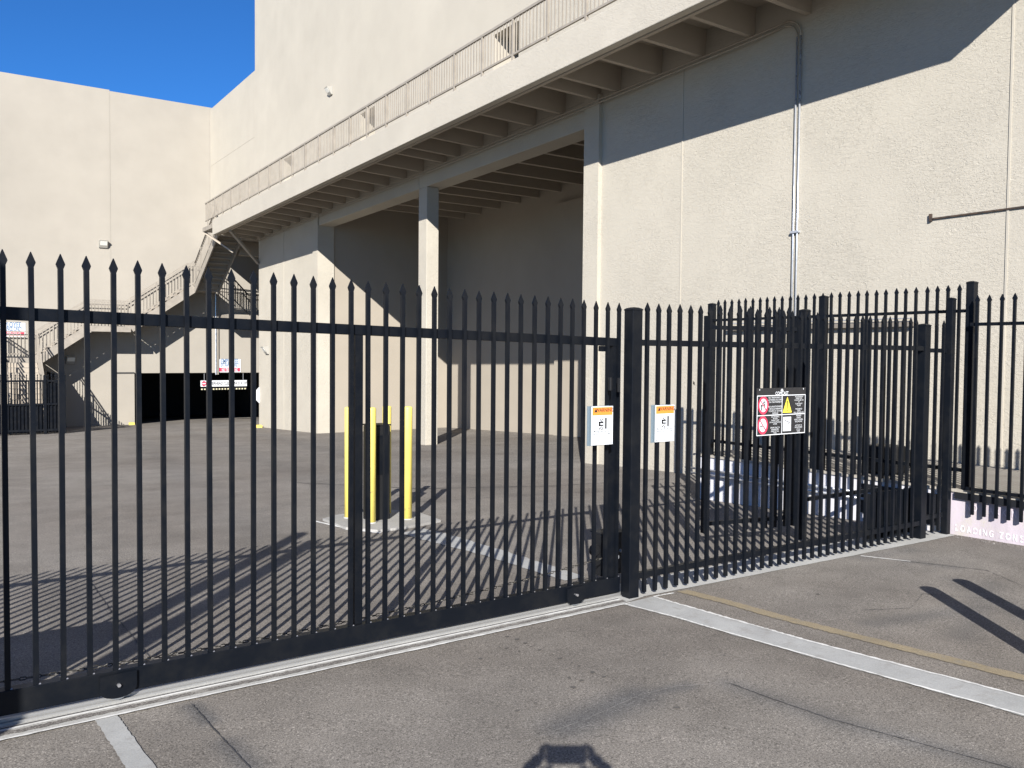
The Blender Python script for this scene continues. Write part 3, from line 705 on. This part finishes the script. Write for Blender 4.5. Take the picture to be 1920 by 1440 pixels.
# pedestrian leaf swung open on its post, and the low barrier behind the front panel
pg = thing('pedestrian_gate', 'narrow black picket gate leaf standing open behind the front fence', 'gate', (6.59, 4.94, 0))
post_part(pg, (6.56, 4.93, 0), 2.085, .075)
A, B = Vector((6.5, 4.96, 0)), Vector((5.55, 5.17, 0)); dd = (B-A).normalized()
for z in (1.90, .18): part(MB().bar(A+Vector((0, 0, z)), B+Vector((0, 0, z)), .035, .035), 'rail', M_blk, pg)
for k_ in (A, B): part(MB().bar(k_+Vector((0, 0, .1)), k_+Vector((0, 0, 2.0)), .045, .045), 'stile', M_blk, pg)
pm2 = picket_mesh(2.0)
for k in range(1, 9): inst('picket', pm2, pg, local(pg, A+dd*.105*k+Vector((0, 0, .1))), rot=(0, 0, math.atan2(-dd.y, -dd.x)))
lbx = thing('low_barrier', 'low black railing stub and dark plate behind the front fence by the dock', 'barrier', (7.1, 4.5, 0))
part(MB().bar((6.62, 4.93, .335), (7.80, 4.93, .335), .03, .035), 'rail', M_blk, lbx)
part(MB().box((6.78, 4.42, .02), (7.42, 4.432, .42)), 'plate', M_shield, lbx)
stub = MB().box((-.016, -.016, 0), (.016, .016, .42)).mesh('stub_post', M_blk)
for k in range(10): inst('stub_post', stub, lbx, local(lbx, (6.78+.085*k, 4.40, .03)))
# far enclosure fences
fe = fence('yard_fence', 'black picket fence with a gate far across the yard below the stairs', (2.4, 32.2, -1.15), 'x', .0, .105, 34, -1.1, .86,
           [(.60, .66, 0, .05), (-.18, -.12, 0, .05), (-1.05, -.98, 0, .05)], [(.75, 32.2, -1.15, 1.95), (2.95, 32.2, -1.15, 1.97), (3.52, 32.2, -1.15, 1.98)], 'black fences of the far enclosure', a0=-.05, a1=3.5)
fence('yard_fence', 'dark picket fence running from the far enclosure corner back to the stair wall', (3.52, 34.9, -1.2), 'y', 32.35, .11, 48, -1.25, .84,
      [(.58, .63, 0, .04), (-1.1, -1.05, 0, .04)], [], 'black fences of the far enclosure')
part(MB().box((3.0, 32.24, -1.1), (3.48, 32.25, .55)), 'mesh_panel', M_blk, fe)
part(MB().box((0, 32.24, -1.1), (2.9, 32.25, -.16)), 'kick_panel', M_blk, fe)
for k in range(26): part(MB().box((.8+k*.083, 32.235, -.12), (.83+k*.083, 32.25, .6)), 'mesh_bar', M_blk, fe)

# ------------------------------------------------------------------ bollards, keypad, operator, chain
def bollard(p, label, h=1.22, r_=.05, grp='yellow bollards round the black pedestal'):
    t = thing('bollard', label, 'bollard', p, grp)
    MB().tube([(0, 0, -.05), (0, 0, h-.02), (0, 0, h-.006), (0, 0, h)], [r_, r_, r_*.96, r_*.55], 24).build('pipe', M_yel, t, smooth=True)
    MB().tube([(0, 0, .0), (0, 0, .018)], r_+.008, 24).build('base_ring', M_conc, t, smooth=True)
    return t
for x, y, lb in ((3.700, 8.62, 'yellow bollard at the left back corner of the concrete pad'), (3.745, 8.15, 'yellow bollard nearest the gate, in front of the black pedestal'),
                 (4.16, 8.13, 'yellow bollard at the right front corner of the pad'), (4.15, 8.62, 'yellow bollard at the back right, half hidden by the black pedestal')):
    bollard((x, y, g(x, y)+.02), lb)
kp = thing('keypad_pedestal', 'black box pedestal standing between the four yellow bollards', 'pedestal', (3.925, 8.37, g(3.925, 8.37)+.02))
MB().box((-.13, -.10, 0), (.10, .10, 1.02)).build('cabinet', M_blk2, kp, bev=.012)
MB().box((-.10, -.112, .5), (.07, -.101, .92)).build('door_panel', M_blk, kp)
MB().box((-.135, -.105, 1.021), (.105, .105, 1.035)).build('lid', M_blk2, kp)
op = thing('gate_operator', 'small black motor box with chain sprocket beside the gate post', 'gate operator', (4.01, 4.62, .02))
MB().box((-.11, -.02, .05), (.10, .10, .35)).build('case', M_blk2, op, bev=.006)
MB().box((-.115, -.055, .352), (.105, .105, .362)).build('lid', M_shield, op)
MB().tube([(-.15, .0, .24), (-.15, .03, .24)], .04, 16).build('sprocket', M_blk2, op)
for a in ((-.04, .22), (.0, .19), (-.06, .17), (.03, .23)): MB().tube([(a[0], -.056, a[1]), (a[0], -.075, a[1])], .012, 8).build('bolt', M_galv, op)
ch = thing('drive_chain', 'thin drive chain slung low behind the sliding gate', 'chain', (2, 4.5, .18))
lk = MB().tube([(-.017, 0, 0), (-.009, 0, .006), (.009, 0, .006), (.017, 0, 0), (.009, 0, -.006), (-.009, 0, -.006), (-.017, 0, 0)], .0028, 5, cap=False).mesh('link', mat('greasy_steel', (.03, .028, .024), .5, .3))
mc = MB(); 
def chz(x): t = (3.78-x)/4.4; return .245-.26*t*(1-t)*1.4+.02*t
N = 150
for k in range(N):
    x = 3.78-k*.0293; p = Vector((x, 4.47+.0576*(x-3.84), chz(x)))
    inst('link', lk, ch, local(ch, p), rot=(0 if k % 2 else math.pi/2, math.atan2(-(chz(x+.01)-chz(x-.01)), .02), .0576))

# ------------------------------------------------------------------ signs
RX, UZ, NY = (1, 0, 0), (0, 0, 1), (0, -1, 0)
def panel(parent, x0, x1, z0, z1, y, m, name='panel', th=.003):
    return part(MB().box((x0, y-th, z0), (x1, y, z1)), name, m, parent)
def warning(xc, zc, yb, label):
    t = thing('warning_sign', label, 'sign', (xc, yb, zc-.125), 'warning signs flanking the gate post')
    W, H = .182, .252; x0, x1 = xc-W/2, xc+W/2; z0, z1 = zc-H/2, zc+H/2
    part(MB().box((x0, yb-.004, z0), (x1, yb, z1)), 'plate', M_signW, t, bev=.0015)
    part(MB().box((x0-.022, yb+.012, z0-.004), (x1-.02, yb+.016, z1+.002)), 'back_plate', M_alu, t)
    panel(t, x0+.007, x1-.007, z1-.058, z1-.006, yb-.0042, M_signO, 'orange_band', .0006)
    k = MB(); yt = yb-.0054
    addtext(k, 'WARNING', .034, (xc+.018, yt, z1-.026), RX, UZ, NY, squeeze=.92)
    k.poly([(xc-.070, yt, z1-.038), (xc-.044, yt, z1-.038), (xc-.057, yt, z1-.014)])
    # pictogram: gate edge, block and strain lines
    k.poly([(xc+.022, yt, zc-.020), (xc+.036, yt, zc-.020), (xc+.036, yt, zc+.050), (xc+.022, yt, zc+.050)])
    k.poly([(xc+.0135, yt, zc-.014), (xc+.0165, yt, zc-.014), (xc+.0165, yt, zc+.060), (xc+.0135, yt, zc+.060)])
    for a in ((-.032, -.002, .008, .007), (-.032, .016, .008, .027), (-.032, -.002, -.018, .027)):
        k.poly([(xc+a[0], yt, zc+a[1]), (xc+a[2], yt, zc+a[1]), (xc+a[2], yt, zc+a[3]), (xc+a[0], yt, zc+a[3])])
    for (ax, az), (bx_, bz) in (((-.022, .042), (-.003, .027)), ((-.005, .048), (.005, .033)), ((-.028, -.022), (-.004, -.006)), ((-.006, -.03), (.004, -.008))):
        p = Vector((xc+ax, yt, zc+az)); q_ = Vector((xc+bx_, yt, zc+bz)); n_ = (q_-p).normalized().cross(Vector((0, 1, 0)))*.0034
        k.poly([p-n_, q_-n_*.6, q_+n_*.6, p+n_])
    part(k, 'black_print', M_signB, t)
    k = MB(); k.poly([(x0+.004, yt, zc-.024), (x1-.004, yt, zc-.024), (x1-.004, yt, zc-.0225), (x0+.004, yt, zc-.0225)])
    addtext(k, 'Moving Gate can cause', .0175, (xc, yt, zc-.036), RX, UZ, NY, squeeze=.92)
    addtext(k, 'Serious Injury or Death.', .0175, (xc, yt, zc-.052), RX, UZ, NY, squeeze=.92)
    for i, (tx) in enumerate(('KEEP CLEAR! Gate may move at any time', 'without prior warning.', 'Do not let children operate the gate', 'or play in the gate area.', 'This entrance is for vehicles only.', 'Pedestrians must use separate entrance.')):
        addtext(k, tx, .0088, (x0+.012, yt, zc-.068-i*.0085), RX, UZ, NY, align='LEFT', squeeze=.9)
    part(k, 'grey_print', M_signK, t)
    k = MB()
    for sx in (x0+.012, x1-.012):
        for sz in (z0+.012, z1-.012): k.tube([(sx, yb-.006, sz), (sx, yb-.004, sz)], .003, 8)
    part(k, 'screws', M_signK, t)
warning(3.575, 1.192, 4.232, 'white and orange WARNING sign on the gate, left of the thick gate post')
warning(4.135, 1.185, 4.232, 'white and orange WARNING sign on the fence, right of the thick gate post')
cs = thing('rules_sign', 'black company rules sign with four panels, prohibition circles and a yellow triangle', 'sign', (5.365, 4.22, 1.23))
x0, x1, z0, z1 = 5.075, 5.652, 1.052, 1.412; yb = 4.225
part(MB().box((x0, yb, z0), (x1, yb+.004, z1)), 'plate', M_signB, cs)
k = MB(); y_ = yb-.0012; t_ = .006; zm = (z0+z1-.06)/2+.003; xm = (x0+x1)/2+.004; zt = z1-.058
def hl(xa, xb, z, th=.0065): k.poly([(xa, y_, z-th/2), (xb, y_, z-th/2), (xb, y_, z+th/2), (xa, y_, z+th/2)])
def vl(x, za, zb_, th=.0065): k.poly([(x-th/2, y_-.0002, za), (x+th/2, y_-.0002, za), (x+th/2, y_-.0002, zb_), (x-th/2, y_-.0002, zb_)])
hl(x0+.004, x1-.004, zt); hl(x0+.004, x1-.004, z0+.004); hl(x0+.004, x1-.004, zm)
vl(x0+.006, z0+.002, zt); vl(x1-.006, z0+.002, zt); vl(xm, z0+.002, zt)
addtext(k, 'COMCAST', .036, (xm-.004, y_, z1-.043), RX, UZ, NY, squeeze=.9)
for i in range(9):                          # fan shaped emblem above the name
    a0, a1 = math.pi*(i/9), math.pi*((i+.72)/9)
    cx, cz = xm-.004, z1-.028
    k.poly([(cx, y_, cz), (cx+math.cos(a0)*.017, y_, cz+math.sin(a0)*.021), (cx+math.cos(a1)*.017, y_, cz+math.sin(a1)*.021)])
def col_text(xc, zt_, lines_, size, dz):
    for i, tx in enumerate(lines_):
        if tx: addtext(k, tx, size, (xc, y_, zt_-i*dz), RX, UZ, NY, squeeze=.98)
col_text(x0+.215, zt-.016, ['NO TRESPASSING OR', 'LOITERING ALLOWED', 'ON THIS PROPERTY', '', 'NO UNAUTHORIZED', 'VEHICLE PARKING', 'TOWED AT OWNER', 'EXPENSE'], .0175, .0172)
col_text(x1-.082, zt-.014, ['NO WEAPONS', 'PERMITTED', 'CONCEALED OR', 'IN', 'PLAIN SIGHT', 'INSIDE', '', 'PROHIBITED', 'ITEMS', 'WILL BE REMOVED'], .0150, .0138)
col_text(x0+.215, zm-.014, ['NO SMOKING', 'WITHIN', 'TWENTY FEET', 'OF ANY ENTRANCE', 'DOOR', '', 'SMOKE ONLY IN', 'DESIGNATED', 'AREAS AT ALL', 'TIMES'], .0150, .0138)
col_text(x1-.082, zm-.014, ['PREMISES', 'UNDER', 'VIDEO CAMERA', 'RECORDING', '', 'ACTIVITY IS', 'MONITORED', 'AT ALL', 'TIMES'], .0155, .0152)
# white discs and camera square
def disc(mb_, cx, cz, r_, y, n=28): mb_.poly([(cx+math.cos(2*math.pi*i/n)*r_*.95, y, cz+math.sin(2*math.pi*i/n)*r_*1.12) for i in range(n)])
d1, d2 = (x0+.074, (zt+zm)/2+.003), (x0+.072, (zm+z0)/2+.003)
disc(k, *d1, .047, y_-.0006); disc(k, *d2, .047, y_-.0006)
ca = (xm+.062, (zm+z0)/2+.003); k.poly([(ca[0]-.048, y_-.0006, ca[1]-.055), (ca[0]+.048, y_-.0006, ca[1]-.055), (ca[0]+.048, y_-.0006, ca[1]+.055), (ca[0]-.048, y_-.0006, ca[1]+.055)])
for sx, sz in ((x0+.03, z1-.012), (x1-.03, z1-.012)): disc(k, sx, sz, .005, y_-.0004, 8)
part(k, 'white_print', M_signW, cs)
k = MB()
for cx, cz in (d1, d2):
    n = 28
    for i in range(n):
        a, b = 2*math.pi*i/n, 2*math.pi*(i+1)/n
        f = lambda t, r_: (cx+math.cos(t)*r_*.95, y_-.001, cz+math.sin(t)*r_*1.12)
        k.poly([f(a, .045), f(b, .045), f(b, .062), f(a, .062)])
    p, q_ = Vector((cx-.034, y_-.0016, cz+.04)), Vector((cx+.034, y_-.0016, cz-.04)); n_ = Vector((.76, 0, .65))*.0045
    k.poly([p-n_, q_-n_, q_+n_, p+n_])
part(k, 'red_print', M_signR, cs)
k = MB(); tx, tz = xm+.062, (zt+zm)/2-.002
k.poly([(tx-.054, y_-.0005, tz-.058), (tx+.054, y_-.0005, tz-.058), (tx, y_-.0005, tz+.064)]); part(k, 'yellow_triangle', M_signY, cs)
k = MB()
k.poly([(tx-.004, y_-.001, tz-.03), (tx+.004, y_-.001, tz-.03), (tx+.006, y_-.001, tz+.035), (tx-.006, y_-.001, tz+.035)]); disc(k, tx, tz-.044, .006, y_-.001, 10)
yy = y_-.0012
for (ax, az, w_, h_) in ((-.018, -.02, .012, .03), (-.018, -.002, .02, .012), (.012, .0, .011, .026), (.002, .02, .008, .02), (.016, .024, .014, .012), (-.02, -.034, .008, .012)):
    k.poly([(d1[0]+ax-w_/2, yy, d1[1]+az-h_/2), (d1[0]+ax+w_/2, yy, d1[1]+az-h_/2), (d1[0]+ax+w_/2, yy, d1[1]+az+h_/2), (d1[0]+ax-w_/2, yy, d1[1]+az+h_/2)])
k.poly([(d2[0]-.032, yy, d2[1]-.010), (d2[0]-.002, yy, d2[1]-.010), (d2[0]-.002, yy, d2[1]-.003), (d2[0]-.032, yy, d2[1]-.003)])
for i in range(6):
    a = i/5; cx = d2[0]+.004+.022*a; cz = d2[1]+.03-.03*a+(.006 if i % 2 else 0); disc(k, cx, cz, .0028, yy, 6)
for (ax, az), (bx_, bz) in (((-.03, .03), (.012, .016)), ((.012, .016), (.03, .012)), ((-.02, -.005), (-.028, -.028)), ((.012, .002), (.032, .008)), ((-.006, .0), (.004, -.012))):
    p = Vector((ca[0]+ax, yy, ca[1]+az)); q_ = Vector((ca[0]+bx_, yy, ca[1]+bz)); n_ = (q_-p).normalized().cross(Vector((0, 1, 0)))*.0026; k.poly([p-n_, q_-n_, q_+n_, p+n_])
part(k, 'black_print', M_signB, cs)

def employee(x0, x1, z0, z1, y, label):
    t = thing('entrance_sign', label, 'sign', (x0, y, z0), 'employee entrance notices on the far wall')
    part(MB().box((x0, y-.02, z0), (x1, y-.001, z1)), 'plate', M_signW, t)
    zs = z0+(z1-z0)*.34; panel(t, x0+.03, x1-.03, z0+.03, zs, y-.0202, M_signR, 'red_band', .002)
    xc = (x0+x1)/2; w_ = x1-x0; h = z1-z0; k = MB()
    addtext(k, 'EMPLOYEE', .30*h/.6, (xc, y-.023, z0+h*.83), RX, UZ, NY, squeeze=w_/1.75); addtext(k, 'ENTRANCE ONLY', .24*h/.6, (xc, y-.023, z0+h*.54), RX, UZ, NY, squeeze=w_/2.25)
    part(k, 'blue_print', M_signBlue, t); k = MB()
    addtext(k, 'NO TRESPASSING', .20*h/.6, (xc, y-.024, (z0+zs)/2), RX, UZ, NY, squeeze=w_/2.1); part(k, 'white_print', M_signW, t)
employee(10.12, 11.08, .76, 1.33, 37.78, 'EMPLOYEE ENTRANCE ONLY notice above the garage mouth beside the downpipe')
employee(1.75, 2.82, 2.16, 2.70, 37.8, 'EMPLOYEE ENTRANCE ONLY notice at the far left of the photo')
cb = thing('clearance_sign', 'long white OVERHEAD CLEARANCE bar hanging in the dark garage mouth', 'sign', (10.2, 37.3, .3))
part(MB().box((9.25, 37.28, .16), (11.2, 37.33, .42)), 'bar', M_signW, cb)
k = MB(); addtext(k, "OVERHEAD CLEARANCE 6'-10\"", .17, (10.38, 37.275, .29), RX, UZ, NY, squeeze=.72); part(k, 'lettering', M_signB, cb)
k = MB(); disc(k, 9.38, .29, .10, 37.276, 20); part(k, 'red_disc', M_signR, cb)
k = MB(); k.poly([(9.31, 37.272, .27), (9.45, 37.272, .27), (9.45, 37.272, .31), (9.31, 37.272, .31)]); part(k, 'disc_bar', M_signW, cb)
dash = MB().box((-.026, 0, -.025), (.026, .02, .025)).mesh('dash_block', mat('pale_yellow_dash', (.6, .56, .36), .6))
for i in range(16): inst('dash_block', dash, cb, local(cb, (9.3+i*.122, 37.29, .05)))
part(MB().box((9.25, 37.31, .01), (11.2, 37.32, .1)), 'dash_backing', M_signB, cb)
for x in (9.4, 11.05): part(MB().tube([(x, 37.31, .42), (x, 37.31, .73)], .01, 6), 'hanger', M_galv, cb)

# ------------------------------------------------------------------ things just outside the picture that throw shadows into it
for x, y, lb in ((4.56, 1.70, 'yellow bollard on the drive, outside the picture to the right'), (4.96, 1.68, 'second yellow bollard on the drive outside the picture')):
    bollard((x, y, g(x, y)), lb, .93, .062, 'bollards outside the picture')
pl = thing('twin_poles', 'two tall poles standing beside the drive, outside the picture', 'post', (-2.66, .9, .1))
for dx, dy, h in ((0, 0, 4.16), (.33, .0, 3.86)): MB().box((dx-.055, dy-.055, -.2), (dx+.055, dy+.055, h)).build('pole', M_blk2, pl)
rc = thing('shadow_block', 'low unseen block added for its shadow beside the left end of the gate, outside the picture', 'cabinet', (-1.22, 3.35, .1))  # unseen block added to throw the low shadow behind the gate
MB().box((-.45, -.25, -.1), (.42, .25, 1.16)).build('case', M_blk2, rc, bev=.03)
MB().box((.25, -.10, 1.16), (.36, .10, 1.24)).build('knob', M_blk2, rc)
# the photographer, standing behind the lens with both hands on the phone
def skin(name, chain, m, parent, sub=2):
    vs_, es, rs = [], [], []
    for P_, r_, par in chain:
        vs_.append(P_); rs.append(r_)
        if par is not None: es.append((par, len(vs_)-1))
    me = bpy.data.meshes.new(name); me.from_pydata([tuple(v) for v in vs_], es, []); me.materials.append(m)
    o = bpy.data.objects.new(name, me); col.objects.link(o); o.parent = parent
    sk = o.modifiers.new('skin', 'SKIN'); sk.use_smooth_shade = True
    lay = me.skin_vertices[0].data if me.skin_vertices else None
    if lay is None:
        bpy.context.view_layer.objects.active = o; me.attributes
    for i, r_ in enumerate(rs):
        me.skin_vertices[0].data[i].radius = (r_, r_*.8)
        me.skin_vertices[0].data[i].use_root = i == 0
    ss = o.modifiers.new('sub', 'SUBSURF'); ss.levels = sub; ss.render_levels = sub
    return o
F2 = Vector((math.sin(YAW), math.cos(YAW), 0)); R2 = Vector((math.cos(YAW), -math.sin(YAW), 0)); U2 = Vector((0, 0, 1))
cam0 = Vector((0, 0, 1.65)); per = thing('person', 'photographer in grey shirt standing behind the camera holding a phone up with both hands', 'person', cam0-F2*.55-U2*1.55)
def wp(f, r_, u): return tuple(local(per, cam0+F2*f+R2*r_+U2*u))
body = [(wp(-.62, 0, -.78), .15, None), (wp(-.62, 0, -.60), .135, 0), (wp(-.62, 0, -.42), .15, 1), (wp(-.61, 0, -.29), .055, 2), (wp(-.59, 0, -.20), .072, 3), (wp(-.57, 0, -.12), .082, 4), (wp(-.58, 0, -.06), .05, 5),
        (wp(-.62, -.18, -.32), .058, 2), (wp(-.42, -.30, -.20), .043, 7), (wp(-.07, -.13, .02), .032, 8),
        (wp(-.62, .18, -.32), .058, 2), (wp(-.42, .31, -.22), .043, 10), (wp(-.07, .13, .02), .032, 11),
        (wp(-.62, -.09, -.92), .095, 0), (wp(-.60, -.11, -1.2), .058, 13), (wp(-.62, -.11, -1.48), .04, 14), (wp(-.49, -.13, -1.53), .033, 15),
        (wp(-.62, .09, -.92), .095, 0), (wp(-.60, .11, -1.2), .058, 17), (wp(-.62, .11, -1.48), .04, 18), (wp(-.49, .13, -1.53), .033, 19)]
try:
    skin('body', body, M_shirt, per)
    for sgn_ in (-1, 1):
        palm = [(wp(-.08, .135*sgn_, .015), .030, None), (wp(-.045, .105*sgn_, .03), .028, 0)]
        skin('hand', palm, M_skin, per, 1)
        for j, (du, ln) in enumerate(((.05, 1.), (.033, 1.), (.014, .95), (-.004, .8))):
            skin('finger', [(wp(-.07, .11*sgn_, du), .010, None), (wp(-.035, .10*sgn_, du+.01), .009, 0), (wp(-.022, .085*sgn_, du+.012), .008, 1), (wp(-.02, (.085-.02*ln)*sgn_, du+.012), .007, 2)], M_skin, per, 1)
        skin('thumb', [(wp(-.08, .10*sgn_, -.015), .012, None), (wp(-.05, .075*sgn_, -.02), .010, 0), (wp(-.035, .05*sgn_, -.018), .009, 1)], M_skin, per, 1)
except Exception as ex:
    print('skin', ex)
ph = thing('phone', 'black phone held level in both hands of the photographer', 'phone', cam0-F2*.02)
c_ = [tuple(R2*a+U2*b+F2*f) for f in (-.012, -.003) for a, b in ((-.078, -.012), (.078, -.012), (.078, .064), (-.078, .064))]
MB().hexa(c_).build('case', M_blk2, ph)
